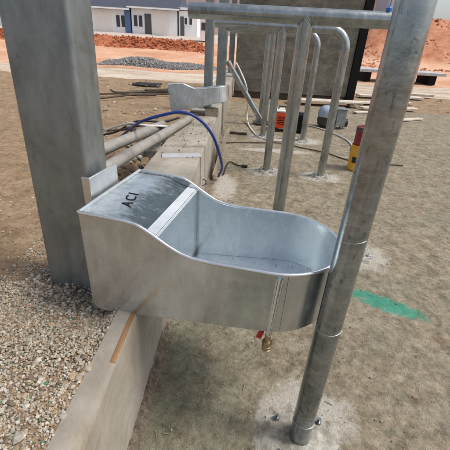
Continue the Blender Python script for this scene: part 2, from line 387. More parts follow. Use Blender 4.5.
fl = MB(); nx, ny = 60, 70
def fx(i, j): return wall_right(-2+10.6*j/ny)-.03 + (6.5)*(i/nx)**1.0
fl.add([(fx(i, j), -2+10.6*j/ny, .0+.006*noise.noise(Vector((fx(i, j)*3, j*.4, 0)))) for j in range(ny+1) for i in range(nx+1)],
       [(j*(nx+1)+i, j*(nx+1)+i+1, (j+1)*(nx+1)+i+1, (j+1)*(nx+1)+i) for j in range(ny) for i in range(nx)])
tag(fl.build('floor', 'dirty_floor', smooth=180), kind='structure')

# pale track and dirt beyond
def strip(name, mat, y0, y1, x0, x1, lift, wob, kind='structure'):
    b = MB(); n = 50; mrows = 6
    vs = []
    for j in range(mrows+1):
        for i in range(n+1):
            x = x0+(x1-x0)*i/n; e = wob*noise.noise(Vector((x*.5, j//mrows*9, 1)))
            y = y0+(y1-y0)*j/mrows + (e if j in (0, mrows) else 0)
            vs.append((x, y, hgt(x, y)+(lift if 0 < j < mrows else -.07)+.012*noise.noise(Vector((x*3, y*3, 0)))))
    b.add(vs, [(j*(n+1)+i, j*(n+1)+i+1, (j+1)*(n+1)+i+1, (j+1)*(n+1)+i) for j in range(mrows) for i in range(n)])
    return tag(b.build(name, mat, smooth=180), kind=kind)
strip('road', 'pale_road', 11.0, 13.6, -22, 20, .03, .5)

def mound(name, mat, path, width, height, seed, label=None):
    b = MB(); P = smooth_path([(*p, 0) for p in path], 14); n = len(P); mrows = 14; vs = []
    for i, p in enumerate(P):
        for j in range(mrows+1):
            t = j/mrows*2-1; e = sst(i, 0, 5)*sst(n-1-i, 0, 5)
            y = p.y+t*width; x = p.x
            z = height*(1-t*t)*e*(.75+.5*noise.noise(Vector((x*.55, seed, t)))) + .16*height*noise.noise(Vector((x*2, y*2, seed)))
            vs.append((x, y, hgt(x, y)-.06+max(-.05, z)))
    b.add(vs, [(i*(mrows+1)+j, i*(mrows+1)+j+1, (i+1)*(mrows+1)+j+1, (i+1)*(mrows+1)+j) for i in range(n-1) for j in range(mrows)])
    return tag(b.build(name, mat, smooth=180), kind='structure')
mound('dirt_mound', 'red_soil', [(-24, 26.5), (-15, 26.3), (-10, 26), (-6, 26), (-1.6, 26)], 3.0, .66, 2.0)

cl = MB()
for i in range(4000):
    x = rnd.uniform(-17, -1.8); y = rnd.gauss(25.2, 1.2); t = (y-26)/3
    if abs(t) > 1: continue
    cl.rock((x, y, hgt(x, y)+.5*(1-t*t)*rnd.uniform(.3, 1.05)*sst(-x, 1.6, 3)), abs(rnd.gauss(.045, .03))+.02, .8, True)
tag(cl.build('dirt_clods', 'red_soil', smooth=0), kind='stuff')
cl = MB()
for i in range(2600):
    y = rnd.uniform(19, 30); x = rnd.uniform(.2*y+1, .62*y)
    if noise.noise(Vector((x*.6, y*.6, 9))) < .05: continue
    cl.rock((x, y, hgt(x, y)), abs(rnd.gauss(.02, .04))+.015, .8, True)
tag(cl.build('bank_clods', 'orange_bank_soil', smooth=0), kind='stuff')
# grey gravel heap
gh = MB()
def hp(x, dy):
    e = sst(x, -5.6, -5.1)
    pk = (.15*sst(x, -5.0, -4.2)*(1-sst(x, -4.0, -2.6))+.05*math.exp(-((x+2.4)/1.3)**2)+.035)*e
    return max(0, pk*(1-(dy/.95)**2)*(1+.25*noise.noise(Vector((x*2.5, dy*3, 0)))))
A_ = []
for i in range(61):
    for j in range(13):
        x = -5.7+5.6*i/60; dy = -1+2*j/12; A_.append((x, 15.2+dy, hgt(x, 15.2+dy)-.02+hp(x, dy)))
gh.add(A_, [(i*13+j, (i+1)*13+j, (i+1)*13+j+1, i*13+j+1) for i in range(60) for j in range(12)])
for i in range(5200):
    x = -5.6+rnd.random()*5.4; dy = rnd.uniform(-1, .6)
    if hp(x, dy) < .012: continue
    gh.rock((x, 15.2+dy, hgt(x, 15.2+dy)+hp(x, dy)-.005), rnd.uniform(.018, .042), .9)
tag(gh.build('gravel_heap', 'grey_stones', smooth=0), 'low heap of dark grey crushed stone beyond the pale track', 'gravel heap', kind='stuff')

# gravel filled in on the left of the low wall
gb = MB()
def gz(x, y): return hgt(x, y)
def gtop(x, y): return .456-.058*sst(y, .66, .95)*sst(-.34-x, 0, .08)
cnt = 0
while cnt < 26000:
    y = rnd.uniform(.05, 1.9) if cnt % 3 == 0 else rnd.uniform(.3, 1.08); x = rnd.uniform(-2.0, -.2) if rnd.random() < .25 else rnd.uniform(-.90, -.3)
    lim = wall_left(y)-.002
    if x > lim+.004*rnd.gauss(0, 1): continue
    r = abs(rnd.gauss(.0018, .0016))+.0018
    if rnd.random() < .02: r *= 2.2
    gb.rock((x, y, gtop(x, y)+rnd.uniform(-.001, .004)), r, .8, r < .005); cnt += 1
tag(gb.build('gravel', 'gravel_stones', smooth=0), kind='stuff')
gs = MB()
NX, NY = 40, 36
def gbx(i, j):
    y = -1.5+3.5*j/NY; lim = wall_left(y)+.004
    return (lim-.002-2.6*(i/NX)**1.6, y)
gs.add([(*gbx(i, j), gtop(*gbx(i, j))-.001) for j in range(NY+1) for i in range(NX+1)], [(j*(NX+1)+i, j*(NX+1)+i+1, (j+1)*(NX+1)+i+1, (j+1)*(NX+1)+i) for j in range(NY) for i in range(NX)])
tag(gs.build('gravel_bed', 'site_soil', smooth=180), kind='structure')

# crumbs, pebbles and chips lying about on the dirty floor
cr = MB()
for i in range(6500):
    u = rnd.random()
    y = .35+5.5*u*u; x = rnd.uniform(wall_right(y)+.01, .9+.5*y)
    if rnd.random() < .22: x = wall_right(y)+.01+abs(rnd.gauss(0, .035))
    r = .0009+abs(rnd.gauss(0, .0011))*(1+y*.3)
    cr.rock((x, y, .004), r, .7, r < .005)
tag(cr.build('floor_debris', 'floor_crumbs', smooth=0), kind='stuff')

# ------------------------------------------------------------------ low concrete wall
lw = MB(); n = 60; ring = []
y0, y1 = -2.2, 11.6; n = 140
for j in range(n+1):
    y = y0+(y1-y0)*j/n; xr = wall_right(y); q = .004*noise.noise(Vector((y*4, 0, 0))); e = .005+.016*(1-sst(y, .36, .64)); xl = wall_left(y)
    ring += [(xr+q, y, -.05), (xr+q, y, .46-2.2*e), (xr-.5*e+q, y, .46-.7*e), (xr-2.2*e, y, .46), (min(xl, xr-2.3*e-.004), y, .46), (min(xl, xr-2.3*e-.004), y, -.05)]
fs = [(j*6+k, j*6+k+1, (j+1)*6+k+1, (j+1)*6+k) for j in range(n) for k in range(5)] + [tuple(range(6)), tuple(n*6+k for k in range(6))[::-1]]
lw.add(ring, fs)
tag(lw.build('low_wall', 'wall_concrete', smooth=50), 'low cast concrete wall running beside the passage, strewn with pipes', 'wall')
ws = MB(); ws.bar((-.3005, .675, .4540), (-.2935, .905, .4540), .016, .016)
tag(ws.build('wood_strip', 'orange_wood', bevel=.002), 'thin orange brown wood strip set in the wall edge under the big trough', 'wood strip')
sp = MB(); sp.bar((-.53, 2.62, .4635), (-.234, 2.70, .4635), .10, .006); sp.box((wall_right(2.69)+.004, 2.69, .34), (.006, .03, .24))
tag(sp.build('metal_strap', 'strap_metal'), 'bright flat metal strap bent over the top edge of the low wall', 'strap')

mf = MB(); N = 420; vs = []
for j in range(N+1):
    y = .1+5.2*j/N; xr = wall_right(y)
    for k in range(5):
        q = k/4; wd_ = .045*(1+.55*noise.noise(Vector((y*9, 3, 0)))+.35*noise.noise(Vector((y*31, 5, 0))))
        vs.append((xr-.004+wd_*q+.004*noise.noise(Vector((y*40, k*2, 1))), y, .030*(1-q)**.8*(1+.8*noise.noise(Vector((y*24, k*1.5, 7))))+.003*(1-q)-.004*q))
mf.add(vs, [(j*5+k, j*5+k+1, (j+1)*5+k+1, (j+1)*5+k) for j in range(N) for k in range(4)])
tag(mf.build('mortar_ridge', 'crumbly_mortar', smooth=180), 'rough ridge of mortar along the foot of the low wall', 'mortar', kind='stuff')
wl_ = MB(); wl_.tube([(wall_right(2.85)+.010+.022*math.cos(R(a)), 2.85+.012*math.cos(R(a)), .17+.028*math.sin(R(a))) for a in range(-150, 151, 15)], .004, 8)
tag(wl_.build('wire_loop', 'black_rubber', smooth=60), 'small black wire loop sticking out of the low wall face by the blue hose', 'wire')
pb_ = MB(); pb_.box((-.195, 5.45, .28), (.15, .30, .56), taper=.96); tag(pb_.build('concrete_block', 'wall_concrete', bevel=.012), 'upright concrete block at the wall edge beyond the far trough', 'block')

# ------------------------------------------------------------------ water trough
W, LS, LT = .20, .59, .79
PR = [(0, .377), (.15, .374), (.19, .368), (.22, .354), (.25, .336), (.285, .315), (.32, .298), (.36, .288), (.42, .285), (.59, .289), (.80, .293)]
def top(u):
    for (a, za), (b, zb) in zip(PR, PR[1:]):
        if u <= b: return za+(zb-za)*(u-a)/(b-a)
    return PR[-1][1]
def bot(u):
    z = .075*max(0, u-.02)/.62
    if u < .04: z += .035*(1-math.sqrt(max(0, 1-((.04-u)/.04)**2)))
    return z
st = [(.0+.59*i/44, W) for i in range(44)] + [(LS+W*math.sin(R(a)), W*math.cos(R(a))) for a in range(0, 91, 5)]
st = [(0, W), (.003, W), (.008, W), (.016, W), (.027, W)] + [s_ for s_ in st if s_[0] > .035]
T0 = Vector((-.398, 1.106, .443))
tr = empty('water_trough', T0, 'big galvanized steel drinking trough with letters cut in its lid, beside the column', 'trough', 'galvanized drinking troughs', R(-12.5))
def loop():      # near side from back to tip and round to the far side back
    near = [(u, -v) for u, v in st]; far = [(u, v) for u, v in st[:-1]][::-1]
    return near+far
LP = loop(); n = len(LP)
sh = MB(); ROW = 5
def off(i, dlt):
    u, v = LP[i]
    if u <= LS: return (u, v-math.copysign(dlt, v))
    k = (W-dlt)/W; return (LS+(u-LS)*k, v*k)
for inner in (0, 1):
    vs = []
    for i in range(n):
        u, v = off(i, .003*inner)
        z0, z1 = bot(LP[i][0])+.001*inner, top(LP[i][0])
        for r_ in range(ROW+1):
            bow = .0
            vs.append((u, v, z0+(z1-z0)*r_/ROW))
    sh.add(vs, [(i*(ROW+1)+r_, (i+1)*(ROW+1)+r_, (i+1)*(ROW+1)+r_+1, i*(ROW+1)+r_+1) for i in range(n-1) for r_ in range(ROW)])
# bottom plate
vs = []
for u, v in st: vs += [(u, -v, bot(u)), (u, v, bot(u))]
sh.add(vs, [(2*i, 2*i+1, 2*i+3, 2*i+2) for i in range(len(st)-1)])
# back plate
sh.box((.0015, 0, .207), (.003, 2*W-.006, .335))
# lapped sheet of the rounded end
vs = []; e = [i for i in range(n) if LP[i][0] > .640]
for i in e:
    k = (W+.0018)/W; u, v = LS+(LP[i][0]-LS)*k, LP[i][1]*k
    vs += [(u, v, bot(LP[i][0])), (u, v, top(LP[i][0])-.004)]
sh.add(vs, [(2*i, 2*i+2, 2*i+3, 2*i+1) for i in range(len(e)-1)])
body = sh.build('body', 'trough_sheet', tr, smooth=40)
rm = MB(); path = [(u, v, top(u)) for u, v in LP] + [(0, W-.02*i, .377) for i in range(1, 20)]
rm.tube(path, .0055, 8, closed=True); rm.build('rim', 'trough_rim', tr, smooth=60)
# lid
ld = MB(); us = [.002+.203*i/24 for i in range(25)]; vv = [-W+.0045+(2*W-.009)*i/24 for i in range(25)]
def lz(u, v): return .368-.030*sst(u, .10, .215)+.0016*noise.noise(Vector((u*14, v*9, 0)))
LB = {}
ld.add([(u, v, lz(u, v)) for u in us for v in vv], [(i*25+j, (i+1)*25+j, (i+1)*25+j+1, i*25+j+1) for i in range(24) for j in range(24)])
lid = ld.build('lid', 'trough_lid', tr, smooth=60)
fg = MB(); fg.box((.222, 0, .3355), (.034, 2*W-.008, .003), (0, R(6), 0)); fg.box((.2415, 0, .3285), (.003, 2*W-.008, .010)); fg.build('lid_flange', 'skylit_flange', tr, bevel=.001)
# letters in the lid
def letters(parent):
    cu = bpy.data.curves.new('lettering', 'FONT'); cu.body = 'ACI'; cu.size = .054; cu.extrude = .0006; cu.space_character = 1.3
    tmp = bpy.data.objects.new('lettering_source', cu); COL.objects.link(tmp)
    bpy.context.view_layer.update(); dg = bpy.context.evaluated_depsgraph_get()
    me = bpy.data.meshes.new_from_object(tmp.evaluated_get(dg)); bpy.data.objects.remove(tmp)
    me.name = 'lettering'; me.materials.clear(); me.materials.append(MATS['black_steel'])
    for v in me.vertices:
        x, y = v.co.x, v.co.y; u = .118-y-.22*x; vv_ = -.100+x
        v.co = Vector((u, vv_, lz(u, vv_)+.0012+v.co.z))
    o = bpy.data.objects.new('lettering', me); COL.objects.link(o); o.parent = parent; return o
letters(lid)
# inner bowl: partition and floor
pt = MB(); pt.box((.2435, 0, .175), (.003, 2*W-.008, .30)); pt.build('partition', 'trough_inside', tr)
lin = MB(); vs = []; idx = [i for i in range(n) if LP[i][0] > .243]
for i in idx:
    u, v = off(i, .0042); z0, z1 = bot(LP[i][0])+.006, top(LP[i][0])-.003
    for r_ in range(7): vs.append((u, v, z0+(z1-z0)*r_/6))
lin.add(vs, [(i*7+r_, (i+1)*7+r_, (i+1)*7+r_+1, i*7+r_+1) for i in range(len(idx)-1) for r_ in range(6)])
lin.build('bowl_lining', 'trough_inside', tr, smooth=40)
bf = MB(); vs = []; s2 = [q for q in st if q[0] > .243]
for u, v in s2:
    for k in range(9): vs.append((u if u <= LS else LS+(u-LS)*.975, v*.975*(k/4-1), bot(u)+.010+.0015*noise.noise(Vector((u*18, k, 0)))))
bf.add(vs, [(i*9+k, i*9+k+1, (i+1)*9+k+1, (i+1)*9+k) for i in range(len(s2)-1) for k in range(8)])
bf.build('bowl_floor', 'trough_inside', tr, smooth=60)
bs = MB()
for i in range(26):
    a = rnd.uniform(-.12, .30); u = .50+a; lim = (W if u < LS else math.sqrt(max(0, W*W-(u-LS)**2)))-.012
    v = -lim+abs(rnd.gauss(0, .08)) if rnd.random() < .3 else lim-abs(rnd.gauss(0, .05))
    bs.rock((u, max(-lim, min(lim, v)), bot(u)+.013), rnd.uniform(.0010, .0026), .5)
tag(bs.build('bowl_grit', 'dark_timber', tr, smooth=0), 'dark specks of wet grit on the floor of the bowl', kind='stuff')
# outside drain
dr = MB()
zt, zb_ = .276, .058
for a, b in ((.6105, .6055), (.6275, .6165)):
    P = [(a+(b-a)*k/24, -W-.0035+.0004*math.sin(k*2.1), zt+(zb_-zt)*k/24) for k in range(25)]
    dr.tube(P, [.0028+.0009*((k*7) % 3-1) for k in range(25)], 7)
dr.tube([(.618, -W-.001, zt), (.6105, -W-.001, zb_)], .0045, 10)
dp = dr.build('drain_pipe', 'trough_rim', tr)
ft = MB(); fx_, fy_ = .611, -W-.004
ft.lathe([(.0095, -.002), (.0095, .034), (.008, .036)], (fx_, fy_, .030), 16); ft.lathe([(.0155, 0), (.0165, .003), (.0165, .013), (.0155, .016)], (fx_, fy_, .022), 6)
ft.lathe([(.012, 0), (.0145, .002), (.0145, .006), (.011, .008), (.0145, .010), (.0145, .018), (.012, .02)], (fx_, fy_, .000), 18)
ft.tube([(fx_, fy_, .044), (fx_, fy_+.03, .05), (fx_, fy_+.05, .075)], .008, 10)
fo = ft.build('tap_fitting', 'brass', dp)
hd = MB(); hd.box((fx_-.026, fy_+.012, .046), (.016, .010, .030), (0, .25, 0)); hd.build('tap_handle', 'red_plastic', fo, bevel=.002)
# hanging bracket
br = MB(); br.box((-.018, -.02, .40), (.006, .165, .095)); br.box((-.030, -.101, .40), (.030, .006, .095)); br.box((-.010, -.02, .352), (.022, .165, .006))
br.build('bracket', 'bracket_steel', tr, bevel=.002)
bt = MB()
for v in (-.065, .03): bt.lathe([(.010, -.004), (.010, .004)], (0, 0, 0), 6)
t2 = dup(tr, (-.745, 4.36, .485), (R(-5), R(-6.5), R(9)), 'plain galvanized trough farther off, lying askew on the low wall by the thin columns')
t2.scale = (.915, .9, .80)
for ch in list(t2.children):
    if ch.name.startswith('bracket'): bpy.data.objects.remove(ch)
    elif ch.name.startswith('lid') and 'flange' not in ch.name:
        for g_ in list(ch.children): bpy.data.objects.remove(g_)
    elif ch.name.startswith('drain'):
        for g_ in list(ch.children):
            for h_ in list(g_.children): bpy.data.objects.remove(h_)
            bpy.data.objects.remove(g_)
        bpy.data.objects.remove(ch)
bk = MB(); bk.bar((-.72, 4.33, .470), (-.40, 4.33, .470), .06, .022); bk.bar((-.33, 4.32, .505), (-.17, 4.34, .505), .10, .09)
tag(bk.build('timber_packer', 'grey_wood'), 'short timber packers wedged under the far trough', 'timber')

# ------------------------------------------------------------------ box columns on the wall
def column(loc, wx, wy, hh, label, rz, lean=(0, 0)):
    e = empty('steel_column', loc, label, 'column', 'galvanized box columns along the low wall', rz)
    b = MB(); rc = .016; ring = []
    pts = []
    for cx, cy, a0 in ((wx/2-rc, wy/2-rc, 0), (-wx/2+rc, wy/2-rc, 90), (-wx/2+rc, -wy/2+rc, 180), (wx/2-rc, -wy/2+rc, 270)):
        for k in range(6): a = R(a0+18*k); pts.append((cx+rc*math.cos(a), cy+rc*math.sin(a)))
    m_ = len(pts); rows = 12
    vs = [(x+lean[0]*hh*j/rows, y+lean[1]*hh*j/rows, hh*j/rows) for j in range(rows+1) for x, y in pts]
    b.add(vs, [(j*m_+k, j*m_+(k+1) % m_, (j+1)*m_+(k+1) % m_, (j+1)*m_+k) for j in range(rows) for k in range(m_)] + [tuple(range(m_))[::-1], tuple(rows*m_+k for k in range(m_))])
    b.build('shaft', 'galvanized_column', e, smooth=40)
    p = MB(); p.box((0, 0, .005), (wx+.10, wy+.08, .010)); p.build('base_plate', 'galvanized_column', e, bevel=.002)
    return e
cu_, sn = math.cos(R(-12.5)), math.sin(R(-12.5))
def tl(u, v): return (T0.x+u*cu_-v*sn, T0.y+u*sn+v*cu_)
c1 = tl(-.042-.115, -.028)
column((c1[0], c1[1], .385), .23, .125, 2.4, 'big grey box column close on the left, carrying the lettered trough', R(-12.5), (-.012, .05))
column((-.335, 4.86, .455), .11, .11, 2.2, 'thin grey box column rising just behind the far trough', 0)
column((-.245, 6.96, .455), .17, .17, 2.2, 'wider pale grey box column, second behind the far trough', 0)
column((-.11, 10.6, .455), .15, .15, 2.2, 'farthest grey box column, beside the edge of the tall wall panel', 0)
rb = MB()
for i in range(800):
    a = rnd.uniform(0, 6.28); q = rnd.uniform(0, 1)**.6
    x = c1[0]+math.cos(a)*.24*q; y = c1[1]-.03+math.sin(a)*.17*q
    if abs((x-c1[0])*cu_+(y-c1[1])*sn) < .10 and abs(-(x-c1[0])*sn+(y-c1[1])*cu_) < .05: continue
    if x > wall_left(y)+.012: continue
    rb.rock((x, y, gtop(x, y)+.035*(1-q)*rnd.random()), rnd.uniform(.004, .011))
tag(rb.build('column_rubble', 'rubble_stones', smooth=0), 'loose grey mortar rubble heaped round the foot of the big column', 'rubble', kind='stuff')

# ------------------------------------------------------------------ hoop rails
TR = .041
def grout_patch(parent, x, y, r, name='grout'):
    b = MB(); N = 72; M = 12; vs = []
    off_ = rnd.uniform(0, 50)
    for j in range(M+1):
        for k in range(N):
            a = 2*math.pi*k/N; q = j/M; ca, sa = math.cos(a), math.sin(a)
            w_ = .42*noise.noise(Vector((ca*1.6+off_, sa*1.6, 0)))+.22*noise.noise(Vector((ca*5+off_, sa*5, 2)))+.12*noise.noise(Vector((ca*13+off_, sa*13, 2)))
            rr = (TR*.8+(r-TR*.8)*q)*(1+q*w_)
            z = .026*(1-q)**1.3+.0075*noise.noise(Vector((rr*ca*26+off_, rr*sa*26, 4)))*(1-.4*q)+.004*noise.noise(Vector((rr*ca*80+off_, rr*sa*80, 4)))+.002-.010*q**3
            vs.append((x+rr*ca, y+rr*sa, z))
    b.add(vs, [(j*N+k, j*N+(k+1) % N, (j+1)*N+(k+1) % N, (j+1)*N+k) for j in range(M) for k in range(N)])
    return b.build(name, 'cement_grout', parent, smooth=60)
def base(parent, x, y, s=.075):
    b = MB(); b.box((x, y, .012), (2*s, 2*s, .008)); p = b.build('base_plate', 'galvanized_tube', parent, bevel=.001)
    for dx, dy in ((-1, -1), (1, -1), (1, 1), (-1, 1)):
        q = MB(); q.lathe([(.006, .014), (.006, .045)], (x+dx*s*.75, y+dy*s*.75, 0), 8); q.lathe([(.012, .016), (.012, .027)], (x+dx*s*.75, y+dy*s*.75, 0), 6)
        q.build('anchor_bolt', 'bracket_steel', p)
def hoop():
    e = empty('hoop_rail', (0, 0, 0), '', 'rail', 'galvanized hoop rails across the passage', -.125)
    zb, wd, ex, br_ = 1.429, .603, .647, .17
    P = [(-ex, 0, zb), (-ex+.3, 0, zb), (0, 0, zb), (.25, 0, zb)]; rr = [TR]*4
    def wr(i):
        def q(a, N, B):
            # wrinkles on the inside of the bend only
            dirv = N*math.cos(a)+B*math.sin(a)
            c_ = Vector((wd-br_, 0, zb-br_)); inn = max(0, (c_-Vector(cur[i])).normalized().dot(dirv))
            return TR*(1+.20*inn**3*math.sin(i*2.1))
        return q
    cur = {}
    for k in range(46):
        a = R(90-90*k/45); p = (wd-br_+br_*math.cos(a), 0, zb-br_+br_*math.sin(a)); i = len(P); cur[i] = p; P.append(p); rr.append(wr(i) if 6 < k < 44 else TR)
    P += [(wd, 0, .9), (wd, 0, .5), (wd, 0, .016)]; rr += [TR]*3
    b = MB()
    # hollow open end
    b.tube(P, rr, 24, cap=False); b.tube([(-ex, 0, zb), (-ex+.12, 0, zb)], TR-.004, 24)
    e1 = b.build('top_rail', 'galvanized_tube', e, smooth=60)
    l = MB(); l.tube([(0, 0, .016), (0, 0, .7), (0, 0, zb)], TR*.985, 24); l.build('leg', 'galvanized_tube', e, smooth=60)
    wl = MB(); wl.tube([((TR+.001)*math.cos(R(a)), (TR+.001)*math.sin(R(a)), zb-TR*math.sqrt(max(0, 1-math.sin(R(a))**2))-.001) for a in range(0, 360, 12)], [.0026+.0009*(k % 3) for k in range(30)], 7, closed=True); wl.build('weld_bead', 'galvanized_tube', e)
    for x in (0, wd): base(e, x, 0); grout_patch(e, x, 0, .16)
    return e
h1 = hoop(); s_, x0 = .039, .282
hl = ['nearest hoop rail, its thick top tube ending open at the left', 'second hoop rail, its bent leg standing in a cement patch in the open',
      'third hoop rail, its bent leg seen just beside the nearest leg', 'farthest hoop rail, standing by the orange machine']
for i, y in enumerate((2.181, 3.737, 5.293, 6.849)):
    loc = (x0+s_*y, y, 0)
    if i == 0: h1.location = loc; h1['label'] = hl[0]
    else: dup(h1, loc, (0, 0, -.125), hl[i])
cp = MB(); cp.lathe([(.013, 0), (.016, .004), (.016, .022), (.010, .028)], (.785-h1.location.x, 0, 1.462), 12); cp.tube([(.785-h1.location.x, 0, 1.488), (.787-h1.location.x, 0, 1.56)], .0025, 6)
o = cp.build('cap', 'blue_plastic', h1); o['label'] = 'small blue plastic cap on top of the rail'

po = empty('tall_post', (.323, .755, 0), 'thick scuffed steel post in the foreground touching the rounded trough end', 'post')
b = MB(); Z = [.01, .10, .30, .6, .9, 1.2, 1.6, 2.2]; LX, LY = .014, .035; b.tube([(LX*z, LY*z, z) for z in Z], .0375, 32); b.build('pole', 'galvanized_post', po, smooth=60)
for z, tl_, a0, a1 in ((.125, .0, 175, 330), (.555, .10, 185, 345), (.865, .14, 215, 320)):
    q = MB(); q.tube([(.0384*math.cos(R(a))+LX*z, .0384*math.sin(R(a))+LY*z, z+tl_*.05*math.cos(R(a))) for a in range(a0, a1, 7)], .0007, 6); q.build('ring_mark', 'bracket_steel', po)
q = MB(); q.box((.0, .0, .003), (.21, .20, .012), (0, 0, .15)); pl = q.build('base_plate', 'cement_grout', po, bevel=.002)
for dx, dy in ((-.075, .07), (.085, .062), (.075, -.075), (-.085, -.062)):
    q = MB(); q.lathe([(.006, .014), (.006, .040)], (dx, dy, 0), 8); q.lathe([(.0115, .016), (.0115, .026)], (dx, dy, 0), 6); q.build('anchor_bolt', 'galvanized_post', pl)
grout_patch(po, .0, .0, .19)

# ------------------------------------------------------------------ tall board-marked wall panel
pe = empty('wall_panel', (.02, 9.30, 0), 'tall board marked concrete wall panel behind the hoop rails, black at its right edge', 'wall', None, R(2))
b = MB(); b.box((1.43, .1, 1.70), (2.86, .2, 3.1)); b.build('concrete_face', 'board_marked_concrete', pe, bevel=.01)
b = MB(); b.box((2.965, .09, 1.66), (.20, .26, 3.32)); b.build('edge_column', 'black_steel', pe, bevel=.006)
b = MB(); b.box((1.43, .12, .075), (2.86, .16, .146)); b.build('base_gap_shade', 'dark_timber', pe)  # solid dark strip painted in for the shade of the gap under the panel
bd = MB(); bd.box((2.25, 8.9, .10), (1.75, .42, .03), (0, .0, .06)); bd.box((1.6, 8.9, .04), (.1, .3, .08)); bd.box((2.9, 8.95, .04), (.1, .3, .08))
tag(bd.build('loose_board', 'pale_board'), 'pale board lying on blocks at the foot of the wall panel', 'board')

# ------------------------------------------------------------------ pipes, hoses, cables
for (a, b_, r_, lab) in (((-.985, 2.325, .529), (-.70, 3.55, .49), .045, 'shorter grey pipe lying on the left edge of the low wall'),
                         ((-.86, 1.62, .54), (-.455, 3.92, .505), .040, 'long grey pipe lying along the low wall toward the far trough')):
    q = MB(); A, Bv = Vector(a), Vector(b_); q.tube([A+(Bv-A)*k/8 for k in range(9)], r_, 20, cap=False); q.tube([Bv-(Bv-A)*.04, Bv], r_-.004, 20); q.tube([A, A+(Bv-A)*.04], r_-.004, 20)
    tag(q.build('steel_pipe', 'old_pipe', smooth=60), lab, 'pipe', 'pipes lying on the low wall')
q = MB(); q.tube(smooth_path([(-1.5, 4.0, .10), (-1.22, 3.75, .28), (-1.0, 3.4, .46), (-.76, 2.95, .645), (-.56, 2.9, .722), (-.40, 2.9, .752), (-.27, 2.92, .70), (-.16, 2.95, .575), (-.095, 3.02, .40), (-.065, 3.2, .20), (-.10, 3.40, .03)], 10), .0125, 12)
tag(q.build('blue_hose', 'blue_hose', smooth=60), 'dark blue hose arching over the low wall down to the floor', 'hose')
q = MB(); q.tube(smooth_path([(-.05, 3.5, .02), (.0, 3.95, .014), (.10, 3.85, .014), (.16, 3.83, .016)], 10), .007, 8); q.tube([(.15, 3.83, .018), (.215, 3.815, .018)], .016, 10)
tag(q.build('black_plug', 'black_rubber', smooth=60), 'short black lead with a plug lying on the floor by the blue hose', 'plug')
q = MB(); q.tube(smooth_path([(-.14, 4.80, .01), (.1, 4.86, .012), (.43, 4.93, .012), (.75, 4.97, .012), (1.0, 4.80, .012), (1.3, 4.62, .012), (1.6, 4.30, .012), (2.2, 4.25, .012)], 8), .008, 8)
tag(q.build('dark_cable', 'dark_timber', smooth=60), 'thin dark cable crossing the floor behind the hoop legs', 'cable')
q = MB(); q.tube(smooth_path([(1.1, 6.5, .015), (1.35, 6.35, .014), (1.62, 6.0, .014), (1.80, 5.5, .014), (1.80, 5.1, .014), (1.70, 4.75, .014), (1.66, 4.4, .014)], 8), .011, 8)
tag(q.build('white_hose', 'white_hose', smooth=60), 'white hose curving over the floor toward the paint tins', 'hose')
q = MB(); q.tube(smooth_path([(.02, 6.4, .95), (.12, 6.2, .80), (.21, 6.1, .62), (.27, 6.3, .35), (.27, 6.4, .10), (.30, 6.0, .02), (.37, 5.5, .014), (.44, 5.25, .014), (.62, 5.1, .014), (.85, 5.15, .014)], 8), .013, 8)
tag(q.build('white_hose', 'white_hose', smooth=60), 'white hose hanging beside the leaning pole and trailing to the floor', 'hose')
q = MB(); q.tube([(-.12, 6.1, .98), (.545, 6.20, .03)], .045, 16)
tag(q.build('leaning_pole', 'galvanized_tube', smooth=60), 'grey steel pole leaning from the column down to the floor', 'pole')
q = MB(); q.box((.545, 6.25, .035), (.28, .24, .012), (0, 0, .4)); q.box((.50, 6.32, .05), (.14, .10, .035), (0, 0, .1))
tag(q.build('steel_offcut', 'galvanized_tube'), 'flat steel offcut on the floor at the foot of the leaning pole', 'scrap')
q = MB(); q.bar((-.01, 5.40, .02), (.25, 5.38, .02), .05, .025)
tag(q.build('timber_offcut', 'dark_timber'), 'short dark timber lying on the floor by the low wall', 'timber')
q = MB(); q.bar((-.155, 3.35, .02), (-.05, 4.15, .30), .012, .10); q.bar((-.13, 3.9, .01), (-.03, 4.6, .24), .02, .06)
tag(q.build('form_board', 'grey_wood'), 'weathered form board leaning against the low wall under the far trough', 'board')
q = MB(); q.box((-.74, 3.2, .40), (.16, .55, .06), (.1, 0, .25)); tag(q.build('concrete_slab', 'cement_grout', bevel=.006), 'grey slab piece lying between the two pipes', 'slab')
q = MB(); NX_ = 16; vs = []  # added black sheet that stands in for the deep shade under the pipes
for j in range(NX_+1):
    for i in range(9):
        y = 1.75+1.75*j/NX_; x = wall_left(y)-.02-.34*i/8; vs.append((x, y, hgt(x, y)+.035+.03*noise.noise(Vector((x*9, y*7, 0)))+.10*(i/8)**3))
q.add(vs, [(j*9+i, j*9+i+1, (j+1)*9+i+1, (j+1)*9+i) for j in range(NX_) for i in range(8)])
o = q.build('shade_sheet', 'black_rubber', smooth=180); tag(o, 'added black sheet standing in for the shade in the gap under the two pipes', 'sheet')
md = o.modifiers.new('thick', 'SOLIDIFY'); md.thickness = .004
q = MB()
for i in range(90):
    y = .5+4.5*rnd.random()**1.6; x = rnd.uniform(wall_right(y)+.04, .7+.45*y); a = rnd.uniform(0, 6.28); l = rnd.uniform(.006, .028)*(1+.3*y)
    q.bar((x, y, .005), (x+l*math.cos(a), y+l*math.sin(a), .005+rnd.uniform(0, .004)), rnd.uniform(.0012, .004), .0016)
tag(q.build('wood_chips', 'grey_wood', smooth=0), kind='stuff')
